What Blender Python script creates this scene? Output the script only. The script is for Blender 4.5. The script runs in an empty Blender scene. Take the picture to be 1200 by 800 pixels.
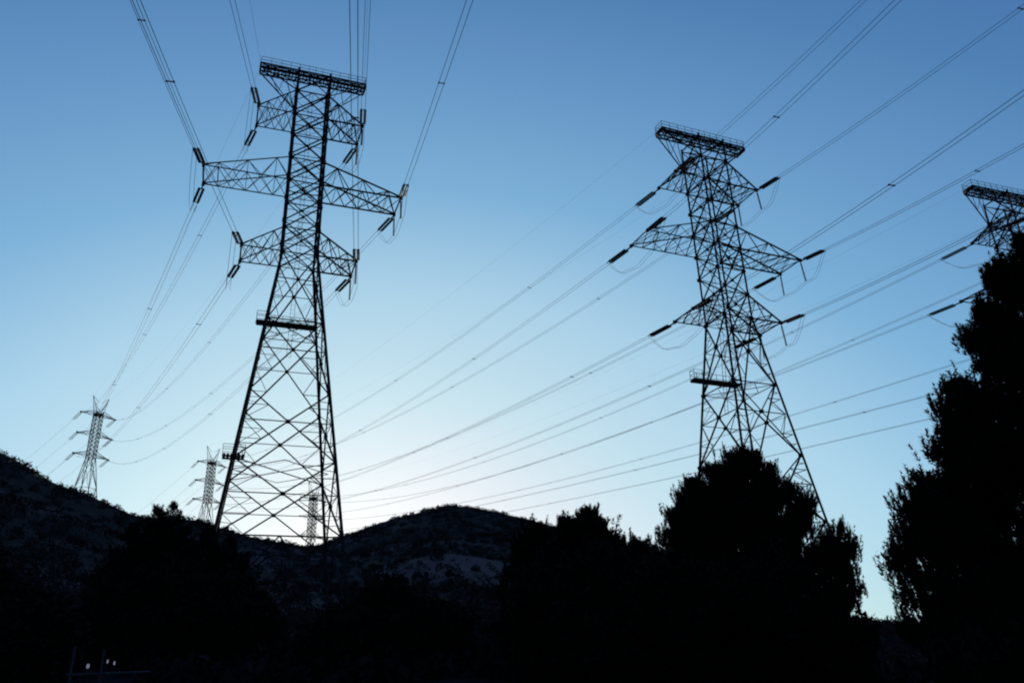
import bpy, math, random
import numpy as np
from mathutils import Matrix, Vector

sc = bpy.context.scene
COL = sc.collection
rad = math.radians

# ---------------------------------------------------------------- camera
camd = bpy.data.cameras.new("camera")
camo = bpy.data.objects.new("camera", camd); COL.objects.link(camo); sc.camera = camo
camd.lens = 28.34; camd.sensor_width = 36.0; camd.clip_start = 0.1; camd.clip_end = 8000
F = Vector((0.0, .91809, .39637)); R = Vector((.999419, .0135136, -.0313006)); U = Vector((.034093, -.396142, .917556))
camo.matrix_world = Matrix(((R.x, U.x, -F.x, 0), (R.y, U.y, -F.y, 0), (R.z, U.z, -F.z, 1.6), (0, 0, 0, 1)))

# ---------------------------------------------------------------- sky and sun
SUN_AZ, SUN_EL = -12.0, 9.0            # just behind the saddle between the two hills
w = bpy.data.worlds.new("World"); sc.world = w; w.use_nodes = True
nt = w.node_tree; bg = nt.nodes["Background"]
sk = nt.nodes.new("ShaderNodeTexSky"); sk.sky_type = 'NISHITA'; sk.sun_disc = False
sk.sun_elevation = rad(SUN_EL); sk.sun_rotation = rad(SUN_AZ)
sk.air_density = 1.0; sk.dust_density = 0.5; sk.ozone_density = 1.0
gm = nt.nodes.new("ShaderNodeGamma"); gm.inputs[1].default_value = .75
wb = nt.nodes.new("ShaderNodeMix"); wb.data_type = 'RGBA'; wb.blend_type = 'MULTIPLY'
wb.inputs[0].default_value = 1.0; wb.inputs[7].default_value = (.2137, .3237, .4306, 1)   # cool white balance of the photograph
# the clear-sky gradient of a hazy dawn laid over it: colour against a blend of elevation and distance from the hidden sun
def mth(op, a_=None, b_=None):
    n = nt.nodes.new("ShaderNodeMath"); n.operation = op
    for k_, v_ in ((0, a_), (1, b_)):
        if v_ is None: continue
        if isinstance(v_, (int, float)): n.inputs[k_].default_value = v_
        else: nt.links.new(v_, n.inputs[k_])
    return n.outputs[0]
wtc = nt.nodes.new("ShaderNodeTexCoord"); wn = nt.nodes.new("ShaderNodeVectorMath"); wn.operation = 'NORMALIZE'; nt.links.new(wtc.outputs["Generated"], wn.inputs[0])
wd = nt.nodes.new("ShaderNodeVectorMath"); wd.operation = 'DOT_PRODUCT'; nt.links.new(wn.outputs[0], wd.inputs[0])
wd.inputs[1].default_value = (math.sin(rad(-8)) * math.cos(rad(5)), math.cos(rad(-8)) * math.cos(rad(5)), math.sin(rad(5)))
wx = nt.nodes.new("ShaderNodeSeparateXYZ"); nt.links.new(wn.outputs[0], wx.inputs[0])
gam_ = mth('ARCCOSINE', wd.outputs["Value"]); el_ = mth('ARCSINE', wx.outputs["Z"])
u_ = mth('MULTIPLY', mth('ADD', mth('MULTIPLY', gam_, .6), mth('MULTIPLY', el_, .4)), 180 / math.pi / 120)
wr = nt.nodes.new("ShaderNodeValToRGB"); nt.links.new(u_, wr.inputs[0])
KN = [(2., (1., .77, .78)), (9.25, (.9067, .7774, .8002)), (16.5, (.6175, .7854, .8214)), (23.75, (.4567, .7027, .8387)), (31., (.2073, .4645, .721)), (38.25, (.122, .3101, .5897)),
      (45.5, (.0524, .1872, .4477)), (54., (.022, .09, .40)), (75., (.012, .055, .26)), (110., (.01, .035, .16))]
cr_ = wr.color_ramp
while len(cr_.elements) < len(KN): cr_.elements.new(.5)
for e_, (p_, c_) in zip(cr_.elements, KN): e_.position = p_ / 120; e_.color = (*c_, 1)
sc2 = nt.nodes.new("ShaderNodeVectorMath"); sc2.operation = 'SCALE'; sc2.inputs["Scale"].default_value = 3.283; nt.links.new(wr.outputs[0], sc2.inputs[0])
ad_ = nt.nodes.new("ShaderNodeVectorMath"); ad_.operation = 'ADD'
nt.links.new(sk.outputs[0], gm.inputs[0]); nt.links.new(gm.outputs[0], wb.inputs[6]); nt.links.new(wb.outputs[2], ad_.inputs[0]); nt.links.new(sc2.outputs[0], ad_.inputs[1])
nt.links.new(ad_.outputs[0], bg.inputs[0])
bg.inputs[1].default_value = 0.14
sund = bpy.data.lights.new("sun", 'SUN'); sund.energy = 2.0; sund.angle = rad(.5); sund.color = (1, .9, .78)
suno = bpy.data.objects.new("sun", sund); COL.objects.link(suno)
a, e = rad(SUN_AZ), rad(SUN_EL)
sdir = Vector((math.sin(a) * math.cos(e), math.cos(a) * math.cos(e), math.sin(e)))
suno.rotation_euler = sdir.to_track_quat('Z', 'Y').to_euler(); suno.location = sdir * 900
sc.view_settings.view_transform = 'Standard'; sc.view_settings.look = 'None'
sc.view_settings.exposure = 0.5; sc.view_settings.gamma = 1.0; sc.view_settings.use_curve_mapping = False
sc.render.film_transparent = False
try:
    sc.cycles.pixel_filter_type = 'BLACKMAN_HARRIS'; sc.cycles.filter_width = 2.1
    sc.cycles.max_bounces = 4; sc.cycles.diffuse_bounces = 2
except Exception: pass

# ---------------------------------------------------------------- materials
def mat(name, c1, c2=None, scale=3.0, rough=.9, metal=0.0, bump=0.0, coord='Object', spec=.2):
    m = bpy.data.materials.new(name); m.use_nodes = True; t = m.node_tree; b = t.nodes["Principled BSDF"]
    b.inputs["Roughness"].default_value = rough; b.inputs["Metallic"].default_value = metal
    b.inputs["Specular IOR Level"].default_value = spec
    tc = t.nodes.new("ShaderNodeTexCoord"); nz = t.nodes.new("ShaderNodeTexNoise"); nz.inputs["Scale"].default_value = scale
    nz.inputs["Detail"].default_value = 6
    t.links.new(tc.outputs[coord], nz.inputs["Vector"])
    rp = t.nodes.new("ShaderNodeValToRGB"); rp.color_ramp.elements[0].position = .35; rp.color_ramp.elements[1].position = .68
    rp.color_ramp.elements[0].color = (*c1, 1); rp.color_ramp.elements[1].color = (*(c2 or c1), 1)
    t.links.new(nz.outputs[0], rp.inputs[0]); t.links.new(rp.outputs[0], b.inputs["Base Color"])
    if bump:
        bp = t.nodes.new("ShaderNodeBump"); bp.inputs["Strength"].default_value = bump
        t.links.new(nz.outputs[0], bp.inputs["Height"]); t.links.new(bp.outputs[0], b.inputs["Normal"])
    return m
M_STEEL = mat("weathered_steel", (.016, .014, .016), (.036, .030, .032), 1.2, .8, .0, spec=.1)
M_STEEL2 = mat("deck_steel", (.03, .03, .034), (.05, .05, .055), 2, .8)
M_INS = mat("brown_porcelain", (.050, .028, .024), (.075, .04, .034), 4, .6, spec=.15)
M_INS_GLINT = mat("porcelain_painted_glint", (.55, .46, .36), (.75, .62, .46), 4, .4, spec=.4)  # pale cream paints the low sun's glint into one insulator string's colour
M_WIRE = mat("dull_aluminium", (.06, .065, .075), (.09, .095, .10), 2, .7)
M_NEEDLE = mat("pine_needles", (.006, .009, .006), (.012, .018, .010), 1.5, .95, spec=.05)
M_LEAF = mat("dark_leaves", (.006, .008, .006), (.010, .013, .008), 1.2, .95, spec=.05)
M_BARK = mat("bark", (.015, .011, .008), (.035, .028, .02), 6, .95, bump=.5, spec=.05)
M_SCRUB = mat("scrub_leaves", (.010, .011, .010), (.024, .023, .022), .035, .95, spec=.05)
M_CONC = mat("concrete", (.2, .2, .19), (.28, .27, .26), 3, .9)
M_FRAME = mat("dull_grey_tube", (.03, .035, .036), (.05, .055, .06), 4, .8)

# hillside: dark soil, paler bare rock in patches
M_HILL = bpy.data.materials.new("hillside"); M_HILL.use_nodes = True
t = M_HILL.node_tree; b = t.nodes["Principled BSDF"]; b.inputs["Roughness"].default_value = 1; b.inputs["Specular IOR Level"].default_value = .05
tc = t.nodes.new("ShaderNodeTexCoord")
n1 = t.nodes.new("ShaderNodeTexNoise"); n1.inputs["Scale"].default_value = .03; n1.inputs["Detail"].default_value = 8
n2 = t.nodes.new("ShaderNodeTexNoise"); n2.inputs["Scale"].default_value = .45; n2.inputs["Detail"].default_value = 8
t.links.new(tc.outputs["Object"], n1.inputs["Vector"]); t.links.new(tc.outputs["Object"], n2.inputs["Vector"])
ds = t.nodes.new("ShaderNodeVectorMath"); ds.operation = 'DISTANCE'; ds.inputs[1].default_value = (-7, 150, 21)   # centre of the bare scree face
t.links.new(tc.outputs["Object"], ds.inputs[0])
mr = t.nodes.new("ShaderNodeMapRange"); mr.inputs[1].default_value = 6; mr.inputs[2].default_value = 62; mr.inputs[3].default_value = .26; mr.inputs[4].default_value = 0
t.links.new(ds.outputs["Value"], mr.inputs[0])
ad = t.nodes.new("ShaderNodeMath"); ad.operation = 'ADD'; t.links.new(mr.outputs[0], ad.inputs[0]); t.links.new(n1.outputs[0], ad.inputs[1])
ad2 = t.nodes.new("ShaderNodeMath"); ad2.operation = 'MULTIPLY_ADD'; ad2.inputs[1].default_value = .5
t.links.new(n2.outputs[0], ad2.inputs[0]); t.links.new(ad.outputs[0], ad2.inputs[2])
rp = t.nodes.new("ShaderNodeValToRGB"); rp.color_ramp.elements[0].position = .78; rp.color_ramp.elements[1].position = 1.0
rp.color_ramp.elements[0].color = (.014, .014, .015, 1); rp.color_ramp.elements[1].color = (.08, .056, .062, 1)
t.links.new(ad2.outputs[0], rp.inputs[0]); t.links.new(rp.outputs[0], b.inputs["Base Color"])
bp = t.nodes.new("ShaderNodeBump"); bp.inputs["Distance"].default_value = .8; t.links.new(n2.outputs[0], bp.inputs["Height"]); t.links.new(bp.outputs[0], b.inputs["Normal"])

# ---------------------------------------------------------------- helpers
class MB:
    """collects triangles / quads; build() links them as one mesh object"""
    def __init__(s): s.v = []; s.f = []; s.n = 0
    def add(s, v, f):
        v = np.asarray(v, float).reshape(-1, 3); f = np.asarray(f, int)
        s.v.append(v); s.f.append(f + s.n); s.n += len(v)
    def beam(s, p, q, w=.1, ell=True, up=None):
        p = np.asarray(p, float); q = np.asarray(q, float); d = q - p; L = np.linalg.norm(d)
        if L < 1e-4: return
        d /= L; r = np.array([0, 0, 1.]) if up is None else np.asarray(up, float)
        if abs(d @ r) > .95: r = np.array([1., 0, 0])
        x = np.cross(d, r); x /= np.linalg.norm(x); y = np.cross(d, x); h = w / 2
        if ell:   # steel angle
            k = w * .14
            prof = [(-h, -h), (h, -h), (h, -h + k), (-h + k, -h + k), (-h + k, h), (-h, h)]
        else:
            prof = [(-h, -h), (h, -h), (h, h), (-h, h)]
        n = len(prof); A = [p + x * a + y * b for a, b in prof]; B = [q + x * a + y * b for a, b in prof]
        s.add(A + B, [[i, (i + 1) % n, n + (i + 1) % n, n + i] for i in range(n)])
    def plate(s, c, sx, sy, sz):
        c = np.asarray(c, float)
        v = [c + np.array([a * sx / 2, b * sy / 2, d * sz / 2]) for a in (-1, 1) for b in (-1, 1) for d in (-1, 1)]
        s.add(v, [[0, 1, 3, 2], [4, 6, 7, 5], [0, 4, 5, 1], [2, 3, 7, 6], [0, 2, 6, 4], [1, 5, 7, 3]])
    def tube(s, P, r, n=6):
        P = np.asarray(P, float); m = len(P); T = np.gradient(P, axis=0); T /= np.linalg.norm(T, axis=1)[:, None]
        ref = np.array([0, 0, 1.]) if abs(T[0][2]) < .9 else np.array([1., 0, 0])
        X = np.cross(T, ref); X /= np.linalg.norm(X, axis=1)[:, None]; Y = np.cross(T, X)
        rr = np.broadcast_to(np.asarray(r, float), (m,))
        a = np.arange(n) * 2 * np.pi / n
        V = P[:, None] + rr[:, None, None] * (np.cos(a)[None, :, None] * X[:, None] + np.sin(a)[None, :, None] * Y[:, None])
        f = [[i * n + j, i * n + (j + 1) % n, (i + 1) * n + (j + 1) % n, (i + 1) * n + j] for i in range(m - 1) for j in range(n)]
        s.add(V, f)
    def build(s, name, m, parent=None, smooth=False):
        me = bpy.data.meshes.new(name)
        V = np.concatenate(s.v); faces = s.f
        n3 = [f for f in faces if f.shape[1] == 3]; n4 = [f for f in faces if f.shape[1] == 4]
        parts = []; tot = []
        if n3: a = np.concatenate(n3); parts.append(a.ravel()); tot.append(np.full(len(a), 3))
        if n4: a = np.concatenate(n4); parts.append(a.ravel()); tot.append(np.full(len(a), 4))
        loops = np.concatenate(parts); tot = np.concatenate(tot); st = np.concatenate([[0], np.cumsum(tot)[:-1]])
        me.vertices.add(len(V)); me.vertices.foreach_set("co", V.astype(np.float32).ravel())
        me.loops.add(len(loops)); me.loops.foreach_set("vertex_index", loops.astype(np.int32))
        me.polygons.add(len(tot)); me.polygons.foreach_set("loop_start", st.astype(np.int32)); me.polygons.foreach_set("loop_total", tot.astype(np.int32))
        if smooth: me.polygons.foreach_set("use_smooth", np.ones(len(tot), bool))
        me.update(calc_edges=True); me.materials.append(m)
        o = bpy.data.objects.new(name, me); COL.objects.link(o)
        if parent is not None: o.parent = parent
        return o
def thing(name, label, cat, loc=(0, 0, 0), rz=0., group=None):
    o = bpy.data.objects.new(name, None); COL.objects.link(o); o.location = loc; o.rotation_euler = (0, 0, rz)
    o.empty_display_size = .5; o['label'] = label; o['category'] = cat
    if group: o['group'] = group
    return o
def D(az, r, z=0.): return np.array([r * math.sin(rad(az)), r * math.cos(rad(az)), z])

# ---------------------------------------------------------------- terrain
H1 = np.array([(-180, 6), (-90, 9), (-60, 14), (-45, 15.5), (-38, 14.9), (-33.56, 14.07), (-31.57, 13.3), (-30.54, 12.75), (-28.54, 12.2), (-25.89, 11.05), (-25.12, 10.85), (-23.3, 10.9),
      (-21.2, 10.75), (-19.55, 10.2), (-16.77, 9.7), (-15.08, 9.42), (-13.4, 9.3), (-11, 8.2), (-6, 6.2), (0, 5), (10, 3.2), (25, 2.2), (60, 2), (90, 3), (180, 6)])
H2 = np.array([(-180, 3), (-60, 4), (-30, 5), (-20, 6.5), (-15, 8.7), (-13.39, 9.45), (-12.54, 9.75), (-10.56, 10.5), (-8.23, 11.3), (-6.45, 11.75), (-4.64, 12.0), (-2.83, 11.7), (-.42, 11.05), (.78, 10.8),
      (5, 9.6), (12, 6.5), (18, 4.2), (21.7, 3.3), (23.15, 3.1), (24.8, 2.85), (35, 2.6), (60, 2.5), (180, 3)])
rng = np.random.default_rng(7)
_w = [(rng.uniform(0, 2 * np.pi), rng.uniform(0, 2 * np.pi), 2 ** (k / 2.) / 60.) for k in range(14)]
def bumps(x, y):
    z = 0.
    for a_, ph, f_ in _w: z = z + np.sin((x * np.cos(a_) + y * np.sin(a_)) * f_ * 2 * np.pi + ph + 1.3 * np.sin((x * np.sin(a_) - y * np.cos(a_)) * f_ * 3)) / (f_ * 60)
    return z
def terrain(x, y):
    x = np.asarray(x, float); y = np.asarray(y, float)
    r = np.hypot(x, y) + 1e-6; az = np.degrees(np.arctan2(x, y)); z = 0. * r
    for H, Rr in ((H1, 240.), (H2, 300.)):
        h = np.tan(np.radians(np.interp(az, H[:, 0], H[:, 1]))) * Rr + 1.6
        tt = r / Rr
        zz = np.where(tt < 1, h * np.clip(tt, 0, 1) ** 1.55, h * (1 - .3 * np.clip((tt - 1.02) / 1.6, 0, 1)))
        z = np.maximum(z, zz)
    k = np.clip((r - 35) / 120, 0, 1)
    return z + bumps(x, y) * .28 * k * np.clip(z / 25, 0, 1)
azs = np.unique(np.concatenate([np.arange(-180, -42, 3.), np.arange(-42, 42, .3), np.arange(42, 181, 3.)]))
rs = np.concatenate([[0.5], np.arange(6, 60, 6), np.arange(60, 330, 3.), np.geomspace(330, 5000, 30)])
AZ, RS = np.meshgrid(np.radians(azs), rs); X = RS * np.sin(AZ); Y = RS * np.cos(AZ); Z = terrain(X, Y)
nA = len(azs); nR = len(rs)
ii, jj = np.meshgrid(np.arange(nR - 1), np.arange(nA - 1), indexing='ij'); ii = ii.ravel(); jj = jj.ravel()
g = MB(); g.add(np.stack([X, Y, Z], -1), np.stack([ii * nA + jj, ii * nA + jj + 1, (ii + 1) * nA + jj + 1, (ii + 1) * nA + jj], -1))
g.add([(0.5 * math.sin(rad(q)), 0.5 * math.cos(rad(q)), float(terrain(0, .5))) for q in (-180, -60, 60)] , [[0, 1, 2]])
hills = g.build("hills", M_HILL, smooth=True); hills['kind'] = 'structure'

# scrub covering the slopes: one object, nobody could count it
def leaf_cloud(mb, C, rad_, n, size, rng, flat=.8):
    """n random leaf triangles in an ellipsoid shell-ish volume round every centre in C (k,3); rad_ (k,)"""
    k = len(C); d = rng.normal(size=(k, n, 3)); d /= np.linalg.norm(d, axis=2)[..., None]
    d *= (rng.uniform(0.25, 1, (k, n, 1)) ** .5); d[..., 2] = np.abs(d[..., 2]) * flat * 1.3 - .2
    P = C[:, None] + d * rad_[:, None, None]
    tri = rng.normal(size=(k, n, 3, 3)) * (size * rad_)[:, None, None, None] * .5
    V = (P[:, :, None] + tri).reshape(-1, 3); mb.add(V, np.arange(len(V)).reshape(-1, 3))
rng = np.random.default_rng(3)
N = 13000
az_ = rng.uniform(-40, 40, N); rr_ = np.concatenate([rng.uniform(32, 320, N - 2500), np.where(az_[:2500] < -13.5, 240, 300) * rng.uniform(.93, 1.02, 2500)])
x_ = rr_ * np.sin(np.radians(az_)); y_ = rr_ * np.cos(np.radians(az_))
den = bumps(x_ * 2.2, y_ * 2.2)
keep = (den > -1.0) | (rng.uniform(0, 1, N) < .25)
scree = np.hypot(x_ + 7, (y_ - 150) * .6) < 15
keep &= ~(scree & (rng.uniform(0, 1, N) < .6))
x_, y_ = x_[keep], y_[keep]
R_ = rng.uniform(.45, 1.35, len(x_)) * np.where(rng.uniform(0, 1, len(x_)) < .12, 1.5, 1)
mb = MB(); leaf_cloud(mb, np.stack([x_, y_, terrain(x_, y_) + .1], -1), R_, 36, .34, rng)
scr = mb.build("hillside_scrub", M_SCRUB); scr['kind'] = 'stuff'
scr['label'] = "low dark scrub and bushes covering the slopes of the hills"

# ---------------------------------------------------------------- towers
DT = 1.7337
ARM = {'u': (5.50, 57.39), 'm': (10.0, 48.95), 'l': (5.58, 40.52)}
LV_UP = [40.52, 43.33, 46.14, 48.95, 51.76, 54.58, 57.39, 60.55, 63.3]
LV_LO = [0., 5.99, 12.2, 18.8, 25.3, 32.8, 40.52]
def hw(z): return 1.70 if z >= 40.5 else max(1.70, 1.7556 + .1222 * (39.29 - z))
def corner(sx, sy, z): return np.array([sx * hw(z), sy * hw(z), z])
def lerp(a, b, t): return np.asarray(a) * (1 - t) + np.asarray(b) * t

def rail(mb, pts, h=1.0, closed=False, step=1.3):
    n = len(pts)
    for i in range(n if closed else n - 1):
        a_, b_ = np.array(pts[i], float), np.array(pts[(i + 1) % n], float)
        for hh in (h, h * .5): mb.beam(a_ + [0, 0, hh], b_ + [0, 0, hh], .04, False)
        k = max(1, int(round(np.linalg.norm(b_ - a_) / step)))
        for j in range(k + 1): q = lerp(a_, b_, j / k); mb.beam(q, q + [0, 0, h], .04, False)

def build_tower(label, pos, yaw, zdz, foot):
    """pos: x,y of the axis; zdz: world z of local z=0; foot: local z the legs start near"""
    root = thing("lattice_pylon", label, "pylon", (pos[0], pos[1], zdz), yaw, "tall tension pylons of the transmission lines")
    cy, sy_ = math.cos(yaw), math.sin(yaw)
    def wz(sx, sy, z):      # terrain height (local z) below that corner
        c = corner(sx, sy, z); return float(terrain(pos[0] + cy * c[0] - sy_ * c[1], pos[1] + sy_ * c[0] + cy * c[1])) - zdz
    feet = {(sx, sy): wz(sx, sy, foot) for sx in (-1, 1) for sy in (-1, 1)}
    lo = [z for z in LV_LO if z > max(feet.values()) + 2.2]
    for (sx, sy), zf in feet.items():
        l = MB(); l.beam(corner(sx, sy, zf), corner(sx, sy, 40.52), .27); l.beam(corner(sx, sy, 40.52), corner(sx, sy, 63.6), .24)
        for z in LV_UP[:-1] + lo: c = corner(sx, sy, z); l.plate(c, .34, .34, .34)
        lo_ = l.build("leg", M_STEEL, root)
        f_ = MB(); c = corner(sx, sy, zf); f_.plate(c + [0, 0, -.1], 1.1, 1.1, .9); f_.build("footing", M_CONC, lo_)
    # bracing of the body
    B = MB(); faces = [((-1, -1), (1, -1)), ((1, -1), (1, 1)), ((1, 1), (-1, 1)), ((-1, 1), (-1, -1))]
    for A_, C_ in faces:
        for i in range(len(LV_UP) - 1):
            z0, z1 = LV_UP[i], LV_UP[i + 1]
            a0, b0, a1, b1 = corner(*A_, z0), corner(*C_, z0), corner(*A_, z1), corner(*C_, z1)
            B.beam(a0, b0, .09); B.beam(a0, b1, .12); B.beam(b0, a1, .12)
            m = (a0 + b0 + a1 + b1) / 4
            if i in (2, 5): B.beam(lerp(a0, a1, .5), lerp(b0, b1, .5), .07)
            B.plate(m, .25, .25, .25)
        B.beam(corner(*A_, 63.3), corner(*C_, 63.3), .12)
        for i in range(len(lo) - 1):
            z0, z1 = lo[i], lo[i + 1]
            a0, b0, a1, b1 = corner(*A_, z0), corner(*C_, z0), corner(*A_, z1), corner(*C_, z1)
            w0, w1 = hw(z0), hw(z1); tt = w0 / (w0 + w1); m = lerp(a0, b1, tt)
            B.beam(a0, b1, .13); B.beam(b0, a1, .13); B.plate(m, .34, .34, .3)
            zl, zr = lerp(a0, a1, tt), lerp(b0, b1, tt)
            B.beam(zl, m, .08); B.beam(m, zr, .08)                       # strut through the crossing
            for (P0, P1, Z_) in ((a0, m, zl), (b0, m, zr), (a1, m, zl), (b1, m, zr)):  # redundants
                h_ = lerp(P0, P1, .5); B.beam(h_, lerp(P0, Z_, .5), .06); B.beam(h_, Z_, .06)
                q_ = lerp(P0, P1, .25); B.beam(q_, lerp(P0, Z_, .28), .05)
            if i == 0 or i == len(lo) - 2: B.beam(a0, b0, .09)
        # bottom panel down to the feet
        zt_ = lo[0]; a1, b1 = corner(*A_, zt_), corner(*C_, zt_); a0, b0 = corner(*A_, feet[A_]), corner(*C_, feet[C_])
        m = (a1 + b1) / 2; B.beam(a0, m, .13); B.beam(b0, m, .13); B.beam(a1, b1, .11)
        for P0, P1 in ((a0, a1), (b0, b1)):
            B.beam(lerp(P0, m, .5), lerp(P0, P1, .55), .06); B.beam(lerp(P0, m, .5), P1, .06)
    for z in [LV_UP[0], LV_UP[3], LV_UP[6], 51.76, 60.55, 43.33] + lo[1::2]:     # plan diaphragms
        c = [corner(-1, -1, z), corner(1, -1, z), corner(1, 1, z), corner(-1, 1, z)]
        B.beam(c[0], c[2], .08); B.beam(c[1], c[3], .08)
        mids = [lerp(c[i], c[(i + 1) % 4], .5) for i in range(4)]
        for i in range(4): B.beam(mids[i], mids[(i + 1) % 4], .06)
    B.build("body_bracing", M_STEEL, root)
    # crossarms
    for kk, (a_, z) in ARM.items():
        i = min(range(len(LV_UP)), key=lambda j: abs(LV_UP[j] - z)); zt = LV_UP[i + 1]
        for s in (-1, 1):
            A = MB(); n = 6 if kk == 'm' else 4
            lowr = {y: (corner(s, y, z), np.array([s * a_, y * DT, z])) for y in (-1, 1)}
            top = {y: (corner(s, y, zt), np.array([s * a_, y * DT, z + .12])) for y in (-1, 1)}
            for y in (-1, 1):
                A.beam(*lowr[y], .14); A.beam(*top[y], .14)
                for j in range(n):
                    f0, f1 = j / n, (j + 1) / n
                    if (j % 2 == 0) == (y < 0): A.beam(lerp(*lowr[y], f0), lerp(*top[y], f1), .08)
                    else: A.beam(lerp(*top[y], f0), lerp(*lowr[y], f1), .08)
                    pass
            for j in range(n):
                f0, f1 = j / n, (j + 1) / n
                for ch in (lowr, top):
                    A.beam(*((lerp(*ch[-1], f0), lerp(*ch[1], f1)) if j % 2 else (lerp(*ch[1], f0), lerp(*ch[-1], f1))), .08)
                    if kk != 'm' or ch is lowr: A.beam(*((lerp(*ch[-1], f0), lerp(*ch[1], f1)) if not j % 2 else (lerp(*ch[1], f0), lerp(*ch[-1], f1))), .06)
                    if j % 2: A.beam(lerp(*ch[-1], f0), lerp(*ch[1], f0), .06)
            A.beam(lowr[-1][1], lowr[1][1], .16)
            for y in (-1, 1): A.plate(lowr[y][1], .28, .28, .34)
            A.build("crossarm", M_STEEL, root)
    # top beam: box truss carrying a grated walkway with railings
    T = MB(); z0, z1, hx, hy = 63.66, 64.2, 5.75, .66; n = 10
    for y in (-hy, hy):
        T.beam((-hx, y, z0), (hx, y, z0), .13); T.beam((-hx, y, z1), (hx, y, z1), .12)
        for j in range(n):
            xa, xb = -hx + 2 * hx * j / n, -hx + 2 * hx * (j + 1) / n
            T.beam((xa, y, z0), (xa, y, z1), .08); T.beam((xa, y, z0 if j % 2 else z1), (xb, y, z1 if j % 2 else z0), .09)
    for j in range(n + 1):
        xa = -hx + 2 * hx * j / n
        T.beam((xa, -hy, z0), (xa, hy, z0), .1); T.beam((xa, -hy, z1), (xa, hy, z1), .09)
        if j < n: xb = xa + 2 * hx / n; T.beam((xa, -hy, z0), (xb, hy, z0), .08); T.beam((xa, hy, z0), (xb, -hy, z0), .08)
    for s in (-1, 1):
        for y in (-1, 1):
            tip_ = (s * hx * .96, y * hy, z0); T.beam(tip_, corner(s, y, 60.55), .11); T.beam((s * hx * .5, y * hy, z0), corner(s, y, 60.55), .07)
            T.beam((s * hx * .55, y * hy, z0), lerp(tip_, corner(s, y, 60.55), .5), .06); T.beam((s * hx * .78, y * hy, z0), lerp(tip_, corner(s, y, 60.55), .5), .06)
        T.beam((s * hx * .96, -hy, z0), corner(s, 1, 60.55), .07)
        T.plate((s * hx, 0, z0 + .3), .2, 2 * hy + .1, .4)
    tb = T.build("top_beam", M_STEEL, root)
    W = MB()
    for y in (-.3, 0, .3): W.beam((-hx + .2, y, z1 + .08), (hx - .2, y, z1 + .08), .11, False)
    W.build("walkway", M_STEEL2, tb)
    Rl = MB(); rail(Rl, [(-hx, -hy, z1), (-hx + 2.2, -hy, z1), (-.6, -hy, z1), (.9, -hy, z1), (hx, -hy, z1), (hx, hy, z1), (-hx, hy, z1)], .85, True, 1.0)
    Rl.build("railing", M_STEEL, tb)
    # walkway along the back face where the flare begins, sticking out past one leg
    pz = 34.7; w_ = hw(pz); P_ = MB(); x0, x1, y0, y1 = -w_ - 1.05, w_ + .25, w_ + .2, w_ + .95
    for k in range(3): P_.beam((x0, y0 + .13 + k * .26, pz), (x1, y0 + .13 + k * .26, pz), .2, False)
    for x in np.linspace(x0 + .1, x1 - .1, 6): P_.beam((x, y0 - .25, pz - .16), (x, y1, pz - .16), .1)
    for x in (x0, x1): P_.beam((x, y0, pz - .1), (x, y1, pz - .1), .14)
    P_.beam((x0, y1 + .03, pz - .12), (x1, y1 + .03, pz - .12), .16); P_.beam((x0, y0 - .05, pz - .12), (x1, y0 - .05, pz - .12), .16)
    pl = P_.build("platform", M_STEEL2, root)
    Rl = MB(); rail(Rl, [(x0, y0, pz), (x0, y1, pz), (x1, y1, pz), (x1, y0, pz)], 1.05, False, .9); rail(Rl, [(x0, y0, pz), (-w_, y0, pz)], 1.05); Rl.build("railing", M_STEEL, pl)
    # little balcony on one leg further down
    bz = 18.9
    if foot < 5:
        c = corner(-1, -1, bz); K = MB()
        for k in range(6): K.beam((c[0] - .75 + k * .3, c[1] - .35, bz), (c[0] - .75 + k * .3, c[1] + .45, bz), .22, False)
        K.beam((c[0] - .9, c[1] - .4, bz - .14), (c[0] + .9, c[1] - .4, bz - .14), .14); K.beam((c[0] - .9, c[1] + .5, bz - .14), (c[0] + .9, c[1] + .5, bz - .14), .14)
        kb = K.build("balcony", M_STEEL2, root)
        Rl = MB(); rail(Rl, [(c[0] - .9, c[1] - .4, bz), (c[0] + .9, c[1] - .4, bz), (c[0] + .9, c[1] + .5, bz), (c[0] - .9, c[1] + .5, bz)], .9, True, 1.0); Rl.build("railing", M_STEEL, kb)
    # caged ladder up the back face
    Ld = MB(); zb = 31.
    def lp(x, z, off=0): return np.array([x, hw(z) - .35 + off, z])
    zz = np.linspace(zb, 63, 40)
    for x in (-.2, .2):
        for k in range(39): Ld.beam(lp(x, zz[k]), lp(x, zz[k + 1]), .035, False)
    for z in np.arange(zb, 63, .45): Ld.beam(lp(-.22, z), lp(.22, z), .02, False)
    Ld.build("ladder", M_STEEL, root)
    return root

def discs(mb, p, q, nd, r):
    p = np.asarray(p, float); q = np.asarray(q, float); P = []; rr = []
    for k in range(nd):
        t0 = k / nd; h = 1 / nd
        for f_, r_ in ((.0, .35), (.25, 1.), (.45, .95), (.62, .35)): P.append(lerp(p, q, t0 + f_ * h)); rr.append(r_ * r)
    mb.tube(P, rr, 7)

def to_local(root, P):
    m = Matrix.Translation(root.location) @ Matrix.Rotation(root.rotation_euler[2], 4, 'Z')
    return (np.asarray(P, float).reshape(-1, 3) - np.array(m.translation)) @ np.array(m.to_3x3())
def to_world(root, p):
    return np.array(Matrix.Translation(root.location) @ Matrix.Rotation(root.rotation_euler[2], 4, 'Z') @ Vector(p))

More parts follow.
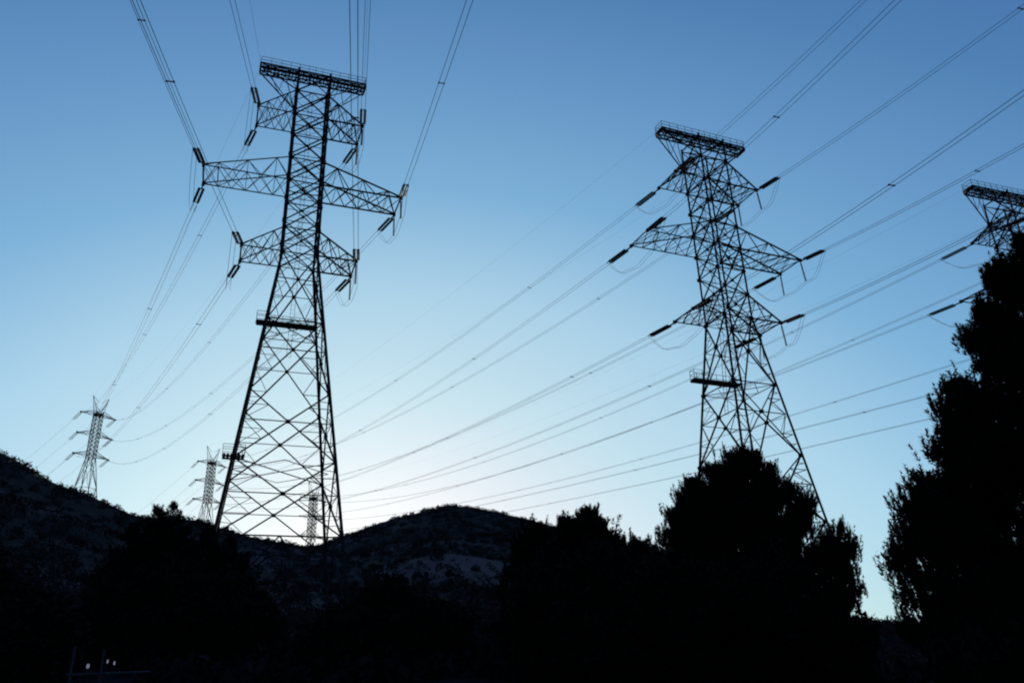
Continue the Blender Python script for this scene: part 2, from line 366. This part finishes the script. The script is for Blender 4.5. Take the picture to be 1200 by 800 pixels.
LINK, SLEN, SEP = .85, 3.05, .2
def string(root, tipw, d, m=None, link=LINK, slen=SLEN, sep=SEP, nd=17, r=.15):
    """twin tension insulator string from an arm tip along d; returns where the conductors take over (world)"""
    d = d / np.linalg.norm(d); side = np.cross(d, [0, 0, 1.]); side /= np.linalg.norm(side)
    a_ = tipw + d * link; b_ = tipw + d * (link + slen)
    Hm = MB(); L_ = lambda p: to_local(root, p)[0]
    Hm.beam(L_(tipw), L_(a_), .12, False); Hm.beam(L_(a_ - side * sep * 1.05), L_(a_ + side * sep * 1.05), .07, False)
    H2_ = MB(); H2_.beam(L_(b_ - side * sep * 1.05), L_(b_ + side * sep * 1.05), .06, False); H2_.beam(L_(b_ - side * sep), L_(b_ - side * sep + d * .3), .07, False); H2_.beam(L_(b_ + side * sep), L_(b_ + side * sep + d * .3), .07, False)
    S = MB()
    for s in (-1, 1): discs(S, L_(a_ + side * sep * s), L_(b_ + side * sep * s), nd, r)
    so = S.build("insulator_string", m or M_INS, root); Hm.build("yoke_plate", M_STEEL, so); H2_.build("yoke_plate", M_STEEL, so)
    return b_ + d * .3, side
def conductor_pair(line, P, side, half=.21, r=.022, spacers=45., first=18.):
    for s in (-1, 1):
        mb = MB(); mb.tube(P + side * half * s, r, 4); mb.build("conductor", M_WIRE, line)
    L = np.concatenate([[0], np.cumsum(np.linalg.norm(np.diff(P, axis=0), axis=1))]); q = first
    while q < L[-1] - 10 and spacers:
        c = np.array([np.interp(q, L, P[:, i]) for i in range(3)]); mb = MB()
        mb.beam(c - side * half * 1.15, c + side * half * 1.15, .06, False); mb.plate(c - side * half, .1, .1, .1); mb.plate(c + side * half, .1, .1, .1)
        mb.build("spacer", M_STEEL, line); q += spacers

# three tall pylons
TP = [((-21.3894, 71.5415), .3592, 1.6, 4.), ((23.1277, 78.5176), .3992, 1.6 - 5.2742, 9.), ((62.0403, 86.2097), .3438, 1.6 - 9.3975, 13.)]
TL = ["tallest nearest lattice pylon, seen whole above the saddle between the hills",
      "lattice pylon rising behind the rounded pine, its feet hidden by the crown",
      "lattice pylon behind the biggest dark conifer, only its top corner showing"]
towers = [build_tower(TL[i], *TP[i]) for i in range(3)]

# ---------------------------------------------------------------- small far pylons
S_A, S_H, S_Z, S_SP, S_HH = 6.339, 3.087, 97.264, 7.65, 7.143
SPOS = [((-153.085, 281.0), 1.6), ((-125.52, 323.56), 1.6 - 7.93), ((-83.9, 329.1), 1.6 - 22.8)]
S_YAW = .961
SLAB = ["small far pylon on the steeper hill, highest of the small ones",
        "small faint pylon between the twin conifer tips and the tallest pylon",
        "small far pylon seen through the lower legs of the tallest pylon"]
def build_small(label, pos, dz):
    zt = float(terrain(*pos)); base = zt - dz - .5          # local z of the ground
    root = thing("small_lattice_pylon", label, "pylon", (pos[0], pos[1], dz), S_YAW, "small pylons far off on the ridge")
    z3 = S_Z - 2 * S_SP; wst = z3 - 1.0; top = S_Z + 1.2; w0 = 1.25
    def h(z): return w0 if z > wst else w0 + (wst - z) * .13
    def cn(sx, sy, z): return np.array([sx * h(z), sy * h(z), z])
    lv = list(np.linspace(wst, top, 12)); lo = list(np.linspace(base, wst, 4))
    for sx in (-1, 1):
        for sy in (-1, 1):
            l = MB(); l.beam(cn(sx, sy, base), cn(sx, sy, wst), .26); l.beam(cn(sx, sy, wst), cn(sx, sy, top), .24); l.build("leg", M_STEEL, root)
    B = MB(); fc = [((-1, -1), (1, -1)), ((1, -1), (1, 1)), ((1, 1), (-1, 1)), ((-1, 1), (-1, -1))]
    for A_, C_ in fc:
        for L_ in (lv, lo):
            for i in range(len(L_) - 1):
                B.beam(cn(*A_, L_[i]), cn(*C_, L_[i + 1]), .17); B.beam(cn(*C_, L_[i]), cn(*A_, L_[i + 1]), .17); B.beam(cn(*A_, L_[i + 1]), cn(*C_, L_[i + 1]), .13)
    B.plate((0, 0, S_Z + .3), 2.3, 2.3, .8)
    B.build("body_bracing", M_STEEL, root)
    for k in range(3):
        z = S_Z - k * S_SP
        for s in (-1, 1):
            A = MB(); tip = np.array([s * S_A, 0, z])
            for y in (-1, 1):
                A.beam(cn(s, y, z), tip, .18); A.beam(cn(s, y, z + 1.6), tip, .16)
                for f_ in (.33, .66): A.beam(lerp(cn(s, y, z), tip, f_), lerp(cn(s, y, z + 1.6), tip, f_ - .2), .1)
            A.beam(lerp(cn(s, -1, z), tip, .4), lerp(cn(s, 1, z), tip, .4), .1); A.plate(tip, .7, .5, .5)
            A.build("crossarm", M_STEEL, root)
    for s in (-1, 1):
        A = MB(); tip = np.array([s * S_H, 0, S_Z + S_HH])
        for y in (-1, 1):
            A.beam(cn(s, y, top), tip, .18); A.beam(cn(-s * .1, y, top), lerp(cn(s, y, top), tip, .6), .1); A.beam(cn(s, y, top) * np.array([.2, 1, 1]), lerp(cn(s, y, top), tip, .35), .1)
        A.beam(tip, tip - [s * 2.6, 0, 2.2], .1)
        A.build("earth_wire_horn", M_STEEL, root)
    return root
smalls = [build_small(SLAB[i], *SPOS[i]) for i in range(3)]

# ---------------------------------------------------------------- wires
NAMES = [("tallest pylon", "away from the other pylons", "facing the other pylons"),
         ("pylon behind the pine", "facing the tallest pylon", "away from the tallest"),
         ("pylon behind the conifer", "facing the pine", "away from the pine")]
ARMN = {'u': 'upper', 'm': 'middle', 'l': 'lower'}
NEAR = [dict(c=(-.2, 4.5e-4), az={('m', -1): 2.944, ('u', -1): 2.948, ('l', -1): 2.952, ('u', 1): 2.932, ('m', 1): 2.864, ('l', 1): 2.948}),
        dict(c=(-.2, 1.2e-3), az={('u', -1): 2.844, ('m', -1): 2.88, ('u', 1): 2.812, ('l', -1): 2.9, ('m', 1): 2.832, ('l', 1): 2.892}),
        dict(c=(-.2, 1.2e-3), az={('u', -1): 2.84, ('m', -1): 2.87, ('l', -1): 2.89, ('u', 1): 2.84, ('m', 1): 2.84, ('l', 1): 2.87})]
SAG = [{'u': 8, 'm': 8, 'l': 7.5}, {'u': 9, 'm': 9, 'l': 8}, {'u': 8, 'm': 5, 'l': 2.5}]
ci = {'u': 0, 'm': 1, 'l': 2}
for k, root in enumerate(towers):
    nm, lft, rgt = NAMES[k]
    for t_, (aa, z) in ARM.items():
        for sx in (-1, 1):
            ends = {}
            side_txt = lft if sx < 0 else rgt
            # towards the viewer
            tipn = to_world(root, (sx * aa, -DT, z - .1)); az = NEAR[k]['az'][(t_, sx)]; c1, c2 = NEAR[k]['c']
            hd = np.array([math.sin(az), math.cos(az), 0.]); d0 = hd + [0, 0, c1]
            white = (k == 0 and t_ == 'm' and sx == 1)  # the one string with the sun glint painted on
            e0, sd = string(root, tipn, d0, M_INS_GLINT if white else None); ends[-1] = (e0, sd)
            if not (k == 2 and sx == 1):
                s0 = np.linalg.norm((e0 - tipn)[:2]); s = s0 + np.linspace(0, 1, 60) ** 1.3 * 170
                P = tipn + s[:, None] * hd; P[:, 2] += c1 * s + c2 * (s ** 2 - s0 ** 2)
                ln = thing("power_line", f"twin line overhead, {nm}, {ARMN[t_]} arm {side_txt}", "power line", tuple(P[0]), 0, "twin conductors passing overhead towards the viewer")
                conductor_pair(ln, P - P[0], sd, first={'u': 30., 'm': 20., 'l': 26.}[t_])
            # away, to the small pylon
            tipf = to_world(root, (sx * aa, DT, z - .1))
            sm = smalls[k]; B_ = to_world(sm, (sx * S_A, 0, S_Z - ci[t_] * S_SP - .2))
            dz_ = B_ - tipf; Ld_ = 1.; dd = dz_.copy(); dd[2] -= 4 * SAG[k][t_]
            e1, sd = string(root, tipf, dd); ends[1] = (e1, sd)
            db = -dz_.copy(); db[2] -= 4 * SAG[k][t_]
            e2, _ = string(sm, B_, db, link=.6, slen=4.2, sep=.3, nd=10, r=.15)
            s = np.linspace(0, 1, 70)[:, None]; P = e1 + (e2 - e1) * s; P[:, 2] -= 4 * SAG[k][t_] * (s * (1 - s))[:, 0]
            ln = thing("power_line", f"twin line to the ridge, {nm}, {ARMN[t_]} arm {side_txt}", "power line", tuple(P[0]), 0, "twin conductors running down to the small far pylons")
            conductor_pair(ln, P - P[0], sd, spacers=48., first={'u': 24., 'm': 33., 'l': 15.}[t_])
            # jumper under the arm; on the far side of the line angle it is held by two hanging rods
            n_ = 22; s = np.linspace(0, 1, n_); pn, pf = ends[-1][0], ends[1][0]
            if sx > 0:
                rods = []
                for y, tp in ((-1, tipn), (1, tipf)):
                    bt = tp + np.array([0, 0, -2.7]) + (.25 * hd if y < 0 else 0)
                    S = MB(); discs(S, to_local(root, tp + [0, 0, -.35])[0], to_local(root, bt)[0], 14, .11); S.beam(to_local(root, tp)[0], to_local(root, tp + [0, 0, -.4])[0], .08, False)
                    S.build("hanging_insulator", M_INS, root); rods.append(bt)
                kn = [pn, lerp(pn, rods[0], .55) + [0, 0, -1.0], rods[0] + [0, 0, -.1], lerp(*rods, .5) + [0, 0, -.35], rods[1] + [0, 0, -.1], lerp(pf, rods[1], .55) + [0, 0, -1.1], pf]
            else:
                mid = lerp(pn, pf, .5); mid = mid + [0, 0, min(tipn[2] - 3.4 - mid[2], -1)]
                kn = [pn, lerp(pn, mid, .4) + [0, 0, -1.0], lerp(pn, mid, .75) + [0, 0, -.5], mid, lerp(pf, mid, .75) + [0, 0, -.5], lerp(pf, mid, .4) + [0, 0, -1.0], pf]
            kn = np.array(kn); P = []
            for j in range(len(kn) - 1):       # Catmull-Rom
                p0, p1, p2, p3 = kn[max(j - 1, 0)], kn[j], kn[j + 1], kn[min(j + 2, len(kn) - 1)]
                for q in np.linspace(0, 1, 6, endpoint=False): P.append(.5 * (2 * p1 + (p2 - p0) * q + (2 * p0 - 5 * p1 + 4 * p2 - p3) * q * q + (3 * p1 - p0 - 3 * p2 + p3) * q ** 3))
            P.append(kn[-1]); P = np.array(P); J = MB()
            for s_ in (-1, 1): J.tube(to_local(root, P + ends[1][1] * .2 * s_), .018, 4)
            J.build("jumper_wire", M_WIRE, root)
    # earth wires from the ends of the top beam
    for sx in (-1, 1):
        who = lft if sx < 0 else rgt
        A_ = to_world(root, (sx * 5.7, 0, 64.3)); B_ = to_world(smalls[k], (sx * S_H, 0, S_Z + S_HH)); s = np.linspace(0, 1, 50)[:, None]
        P = A_ + (B_ - A_) * s; P[:, 2] -= 4 * 6 * (s * (1 - s))[:, 0]
        e_ = MB(); e_.tube(P - P[0], .008, 4); o = e_.build("earth_wire", M_WIRE); o.location = P[0]; o['label'] = f"thin wire to the ridge, {nm}, beam end {who}"; o['category'] = "earth wire"; o['group'] = "thin earth wires to the small pylons"
        if k > 0: continue
        az = NEAR[k]['az'][('u', sx)]; hd = np.array([math.sin(az), math.cos(az), 0.]); s = np.linspace(0, 170, 50)
        P = A_ + s[:, None] * hd; P[:, 2] += -.1 * s + 6e-4 * s * s
        e_ = MB(); e_.tube(P - P[0], .011, 4); o = e_.build("earth_wire", M_WIRE); o.location = P[0]; o['label'] = f"thin wire overhead, {nm}, beam end {who}"; o['category'] = "earth wire"; o['group'] = "thin earth wires passing overhead"

# beyond the small pylons the lines drop behind the ridge
SNM = ["topmost small pylon", "small pylon by the twin tips"]
for k, (azb, slope) in enumerate(((-52., -.045), (-47., -.05))):
    sm = smalls[k]; hd = D(azb, 1.)
    for t_ in 'uml':
        for sx in (-1, 1):
            tp = to_world(sm, (sx * S_A, 0, S_Z - ci[t_] * S_SP - .2)); d = hd + [0, 0, slope - .25]
            e_, sd = string(sm, tp, d, link=.6, slen=4.6, sep=.35, nd=10, r=.16)
            s = np.linspace(0, 1, 30) * 260; P = e_ + s[:, None] * hd; P[:, 2] += (slope - .2) * s + 4.2e-4 * s * s
            ln = thing("power_line", f"faint line beyond the ridge, {SNM[k]}, {['upper','middle','lower'][ci[t_]]} {'hillward' if sx < 0 else 'valley'} arm", "power line", tuple(P[0]), 0, "faint lines beyond the ridge")
            conductor_pair(ln, P - P[0], sd, half=.2, r=.02, spacers=0)

# ---------------------------------------------------------------- trees
def tufts(mb, P, A, L, W, n, rng):
    """bottle-brush needle clusters: P base (k,3), A axis unit (k,3), length L (k,), needle length W (k,)"""
    k = len(P); ref = np.where(np.abs(A[:, 2:3]) > .9, np.array([[1., 0, 0]]), np.array([[0, 0, 1.]]))
    X = np.cross(A, ref); X /= np.linalg.norm(X, axis=1)[:, None]; Y = np.cross(A, X)
    th = rng.uniform(0, 2 * np.pi, (k, n, 1)); t_ = rng.uniform(0, 1, (k, n, 1))
    rdir = np.cos(th) * X[:, None] + np.sin(th) * Y[:, None]; out = rdir * rng.uniform(.55, 1., (k, n, 1)) + A[:, None] * rng.uniform(.35, .95, (k, n, 1))
    out /= np.linalg.norm(out, axis=2)[..., None]
    base = P[:, None] + A[:, None] * t_ * L[:, None, None] * .8
    sh = (1 - .45 * t_)
    tip = base + out * W[:, None, None] * sh
    tang = np.cross(out, A[:, None]); tang /= np.linalg.norm(tang, axis=2)[..., None] + 1e-9
    hwid = W[:, None, None] * .13
    V = np.stack([base - tang * hwid, base + tang * hwid, tip], 2).reshape(-1, 3)
    mb.add(V, np.arange(len(V)).reshape(-1, 3))
def make_tree(name, label, az, dist, H, prof, seed, nb=200, per=26, tl=.42, tw=.2, nn=20, up=.5, rise=.25, m=None, z0=.4, jit=.25, cat="tree", group=None, branch_m=None, lean=0., shoots=0, sink=.1, pad=0, wob=.28, whorl=0):
    """prof: [(height fraction, radius)]"""
    rng = np.random.default_rng(seed); p = D(az, dist); p[2] = float(terrain(p[0], p[1])) - sink; H = 1.6 + dist * math.tan(rad(H)) - p[2] - tl * .8
    root = thing(name, label, cat, tuple(p), 0, group)
    T = MB(); zz = np.linspace(0, H * .96, 14); tr = .018 * H * (1 - zz / H) ** .8 + .02
    T.tube(np.stack([lean * (zz / H) ** 2 + .08 * np.sin(zz * .7 + seed), .08 * np.cos(zz * .5), zz], -1), tr, 8); T.build("trunk", M_BARK, root, True)
    pr = np.array(prof); Cm = MB(); Br = MB(); PP = []; AA = []
    hs = z0 + (H - z0) * rng.uniform(0, 1, nb) ** .9 * .985
    if whorl: hs = np.clip(np.round(hs / whorl) * whorl + rng.normal(size=nb) * .09, z0, H * .985)      # boughs leave the trunk in tiers
    for i in range(nb):
        h = hs[i]; az_ = i * 2.39996 + rng.uniform(-.4, .4); Rr = np.interp(h / H, pr[:, 0], pr[:, 1]) * rng.uniform(1 - jit, 1.06)
        if Rr < .15: Rr = .15
        o = np.array([math.cos(az_), math.sin(az_), 0]); st = np.array([0, 0, max(.2, h - rise * Rr)])
        s = np.linspace(0, 1, 7)[:, None]; drop = -.06 * Rr
        path = st + o * Rr * s + np.array([0, 0, 1.]) * (rise * Rr * s ** 1.6 + drop * np.sin(np.pi * s))
        Br.tube(path, np.linspace(.012 + .012 * Rr, .006, 7), 4)
        nt_ = max(4, int(per * (.25 + Rr / pr[:, 1].max())))
        t_ = 1 - rng.uniform(0, 1, nt_) ** 1.4 * .8; t_[0] = 1.
        c = np.stack([np.interp(t_, s[:, 0], path[:, j]) for j in range(3)], -1)
        perp = np.array([-o[1], o[0], 0]); spread = (.10 + .30 * (1 - t_)) * Rr + .12
        c += perp * (rng.uniform(-1, 1, nt_) * spread)[:, None]; c[:, 2] += rng.uniform(-.12, .2, nt_) * (1 + .1 * Rr)
        if pad:      # boughs end in separate upturned pads of foliage
            t2 = np.clip((t_ - .45) / .55, 0, 1)[:, None]; c[:, 2] -= rng.uniform(0, .35, nt_) * (1 - t_) * 2; q = t_ > .6
            c[q] = path[-1] * .25 + c[q] * .75 + rng.normal(size=(q.sum(), 3)) * [.16, .16, .12] * (.5 + .12 * Rr)
        ax = o * (1 - up) + np.array([0, 0, up * 1.3]) + rng.normal(size=(nt_, 3)) * wob
        PP.append(c); AA.append(ax)
    # leader shoots
    k = 8; c = np.zeros((k, 3)); c[:, 2] = H - rng.uniform(0, .12, k) * H * .5; c[:, :2] = rng.normal(size=(k, 2)) * .08 * (H - c[:, 2:3]); PP.append(c); AA.append(np.tile([0, 0, 1.], (k, 1)) + rng.normal(size=(k, 3)) * .12)
    for q in range(shoots):        # upright shoots standing out of the crown
        h = H * rng.uniform(.6, .97); a_ = rng.uniform(0, 2 * np.pi); Rr = np.interp(h / H, pr[:, 0], pr[:, 1]) * rng.uniform(.5, 1.); k = rng.integers(3, 6)
        b0 = np.array([math.cos(a_) * Rr, math.sin(a_) * Rr, h]); d_ = np.array([math.cos(a_) * .3, math.sin(a_) * .3, 1.]) + rng.normal(size=3) * .12
        c = b0 + d_ * np.linspace(0, rng.uniform(.3, .85), k)[:, None]; PP.append(c); AA.append(np.tile(d_, (k, 1)))
    P_ = np.concatenate(PP); A_ = np.concatenate(AA); A_ /= np.linalg.norm(A_, axis=1)[:, None]; n = len(P_)
    P_[:, 2] = np.maximum(P_[:, 2], .05)
    tufts(Cm, P_, A_, tl * rng.uniform(.6, 1.25, n), tw * rng.uniform(.8, 1.2, n), nn, rng)
    cr = Cm.build("crown", m or M_NEEDLE, root); Br.build("branches", M_BARK, root)
    return root
def leafy_tree(label, az, dist, H, Rw, seed, n=420, size=.30, name="leafy_tree", group=None, ratio=1.0, cat="tree"):
    """broadleaf: clumps of leaves round the ends of forking limbs"""
    rng = np.random.default_rng(seed); p = D(az, dist); p[2] = float(terrain(p[0], p[1])) - .1; H = 1.6 + dist * math.tan(rad(H)) - p[2]
    root = thing(name, label, cat, tuple(p), 0, group); T = MB()
    zz = np.linspace(0, H * .6, 8); T.tube(np.stack([.1 * np.sin(zz), .1 * np.cos(zz * .8), zz], -1), np.linspace(.03 * H, .008 * H, 8), 8); T.build("trunk", M_BARK, root, True)
    d = rng.normal(size=(n, 3)); d /= np.linalg.norm(d, axis=1)[:, None]; rr = rng.uniform(.2, 1, n) ** .45
    lump = 1 + .28 * np.sin(d[:, 0] * 5 + seed) * np.cos(d[:, 2] * 6 + seed) + .1 * rng.normal(size=n)
    C = d * (rr * lump)[:, None] * np.array([Rw, Rw, H * .5 * ratio]); C[:, 2] += H * .5
    C = C[C[:, 2] > .1]; Br = MB()
    for i in range(0, len(C), 7):
        b0 = np.array([0, 0, min(H * .55, max(.3, C[i, 2] * .6))]); s = np.linspace(0, 1, 5)[:, None]; pth = b0 + (C[i] - b0) * s; pth[:, 2] -= .12 * H * .3 * np.sin(np.pi * s[:, 0])
        Br.tube(pth, np.linspace(.05, .012, 5), 4)
    Cm = MB(); k = len(C); rad_ = rng.uniform(.3, .62, k); nl = 70
    dd = rng.normal(size=(k, nl, 3)) * .5; P_ = C[:, None] + dd * rad_[:, None, None]
    tri = rng.normal(size=(k, nl, 3, 3)) * size * .30; V = (P_[:, :, None] + tri).reshape(-1, 3); Cm.add(V, np.arange(len(V)).reshape(-1, 3))
    Cm.build("crown", M_LEAF, root); Br.build("branches", M_BARK, root); return root

# heights below are given as the elevation angle (degrees) of the tip seen from the viewer
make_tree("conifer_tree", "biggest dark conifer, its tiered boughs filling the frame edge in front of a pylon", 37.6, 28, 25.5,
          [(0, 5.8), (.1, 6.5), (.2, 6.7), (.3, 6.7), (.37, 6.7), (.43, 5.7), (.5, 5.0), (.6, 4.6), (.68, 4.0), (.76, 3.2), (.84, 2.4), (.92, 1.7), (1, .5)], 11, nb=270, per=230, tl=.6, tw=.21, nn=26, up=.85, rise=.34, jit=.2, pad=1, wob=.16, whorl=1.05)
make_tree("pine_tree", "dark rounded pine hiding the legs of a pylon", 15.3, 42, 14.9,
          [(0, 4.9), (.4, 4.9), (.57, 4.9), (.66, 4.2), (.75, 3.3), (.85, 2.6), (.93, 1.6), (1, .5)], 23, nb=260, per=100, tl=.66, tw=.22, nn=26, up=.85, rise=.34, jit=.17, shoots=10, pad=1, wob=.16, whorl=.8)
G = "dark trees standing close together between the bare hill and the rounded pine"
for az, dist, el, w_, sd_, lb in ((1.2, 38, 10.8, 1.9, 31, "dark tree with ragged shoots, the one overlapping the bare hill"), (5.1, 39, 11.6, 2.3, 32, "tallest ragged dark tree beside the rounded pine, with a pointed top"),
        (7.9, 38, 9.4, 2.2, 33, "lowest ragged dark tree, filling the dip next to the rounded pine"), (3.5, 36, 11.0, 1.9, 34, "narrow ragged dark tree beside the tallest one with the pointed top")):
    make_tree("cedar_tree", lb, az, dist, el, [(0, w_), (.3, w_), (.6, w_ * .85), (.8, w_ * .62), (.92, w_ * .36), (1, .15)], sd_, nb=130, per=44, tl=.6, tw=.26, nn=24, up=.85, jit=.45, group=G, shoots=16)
# tall conifer tips breaking the ridge of the steeper hill
G2 = "conifers whose tips break the ridge by the faint small pylon"
SP = [(0, 2.6), (.3, 2.3), (.55, 1.9), (.75, 1.3), (.85, .7), (.93, .35), (1, .06)]
for az, dist, el, sd_, lb in ((-24.15, 46, 11.7, 41, "narrow dark conifer, the lower of the twin tips on the ridge"), (-23.2, 47, 12.1, 42, "narrow dark conifer, the higher of the twin tips on the ridge"),
                        (-25.4, 48, 10.6, 43, "short conifer tip just uphill of the twin tips"), (-20.9, 47, 10.7, 44, "low conifer tip just below the faint small pylon"), (-19.4, 48, 9.9, 45, "low conifer tip at the foot of the tallest pylon's outer leg"),
                        (-22.0, 41, 9.6, 46, "dark conifer just downhill of the twin tips, below the ridge line"), (-25.2, 40, 8.2, 47, "dark conifer below the ridge, directly uphill of the twin tips' bases"), (-18.2, 42, 7.4, 48, "lowest dark conifer, below the tallest pylon's lattice")):
    make_tree("conifer_tree", lb, az, dist, el, SP, sd_, nb=120, per=26, tl=.34, tw=.18, nn=18, up=.65, jit=.3, group=G2)
G3 = "round dark trees low along the bottom"
for i, (az, dist, el, Rw, lb) in enumerate((
        (-22.9, 38, 7.9, 1.7, "broad black tree below the twin conifer tips"), (-19.5, 37, 6.6, 1.4, "broad black tree below the foot of the tallest pylon"),
        (-9.0, 38, 6.9, 1.7, "round black tree at the middle of the clump under the bare hill"), (-11.6, 36, 5.0, 1.4, "smaller black tree on the tallest pylon's side of the clump"), (-6.4, 36, 5.2, 1.5, "smaller black tree on the bare face's side of the clump"),
        (-32.6, 30, 7.2, 1.7, "black tree in the lowest corner below the steeper hill"), (-29.9, 28, 5.0, 1.0, "black bush next to the tube frame and lamps"),
        (1.6, 31, 7.6, 1.3, "black tree below the ragged tree on the bare hill"), (5.2, 30, 8.2, 1.9, "black tree below the tallest ragged tree"), (9.8, 31, 7.6, 2.0, "black tree between the ragged trees and the rounded pine"),
        (15.2, 32, 7.4, 2.6, "black tree below the rounded pine"), (19.0, 33, 4.4, 1.6, "black tree at the pine's outer edge below the low ridge"),
        (29.5, 24, 3.4, 1.5, "black bush under the boughs of the biggest conifer"))):
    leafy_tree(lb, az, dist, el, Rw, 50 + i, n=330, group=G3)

# ---------------------------------------------------------------- tube frame and the little lamps below the hill
fz = float(terrain(*D(-27, 25)[:2]))
fr = thing("tube_frame", "dim grey tube frame with two posts and one long crossbar at the dark bottom edge", "fence", tuple(D(-27.6, 25, fz)), rad(0))
mb = MB(); mb.tube([(0, 0, 0), (0, 0, 3.0 - fz)], .035, 8); mb.build("post", M_FRAME, fr)
mb = MB(); mb.tube([(.75, .05, 0), (.75, .05, 2.9 - fz)], .03, 8); mb.build("post", M_FRAME, fr)
mb = MB(); mb.tube([(-.1, 0, 2.31 - fz), (2.0, .1, 2.32 - fz)], .03, 8); mb.build("crossbar", M_FRAME, fr)
M_LAMP = bpy.data.materials.new("lamp_glow"); M_LAMP.use_nodes = True; q = M_LAMP.node_tree.nodes["Principled BSDF"]
q.inputs["Emission Color"].default_value = (.85, .88, 1, 1); q.inputs["Emission Strength"].default_value = .09
for az, el, s, lb in ((-26.75, 2.09, 1.0, "brightest lamp head glowing white behind the tube frame"), (-25.73, 2.31, .6, "dimmer lamp, the higher of the close pair past the frame's second post"), (-25.35, 2.21, .6, "dimmer lamp, the lower of the close pair past the frame's second post")):
    dd = 26.5; p = D(az, dd); g0 = float(terrain(p[0], p[1])); hz = max(.5, 1.6 + dd * math.tan(rad(el)) - g0)
    L = thing("garden_lamp", lb, "lamp", (p[0], p[1], g0), 0, "small lamps at the foot of the hill")
    mb = MB(); mb.tube([(.0, 0, 0), (0, 0, hz * .95)], .02, 6); mb.build("post", M_STEEL, L)
    mb = MB(); mb.plate((0, 0, hz + .09), .2 * s, .2 * s, .03); mb.build("hood", M_STEEL, L)
    mb = MB(); mb.tube([(0, 0, hz - .06 * s), (0, 0, hz - .03), (0, 0, hz + .03), (0, 0, hz + .06)], [.02 * s, .04 * s, .04 * s, .02 * s], 10); mb.build("lamp_globe", M_LAMP, L)
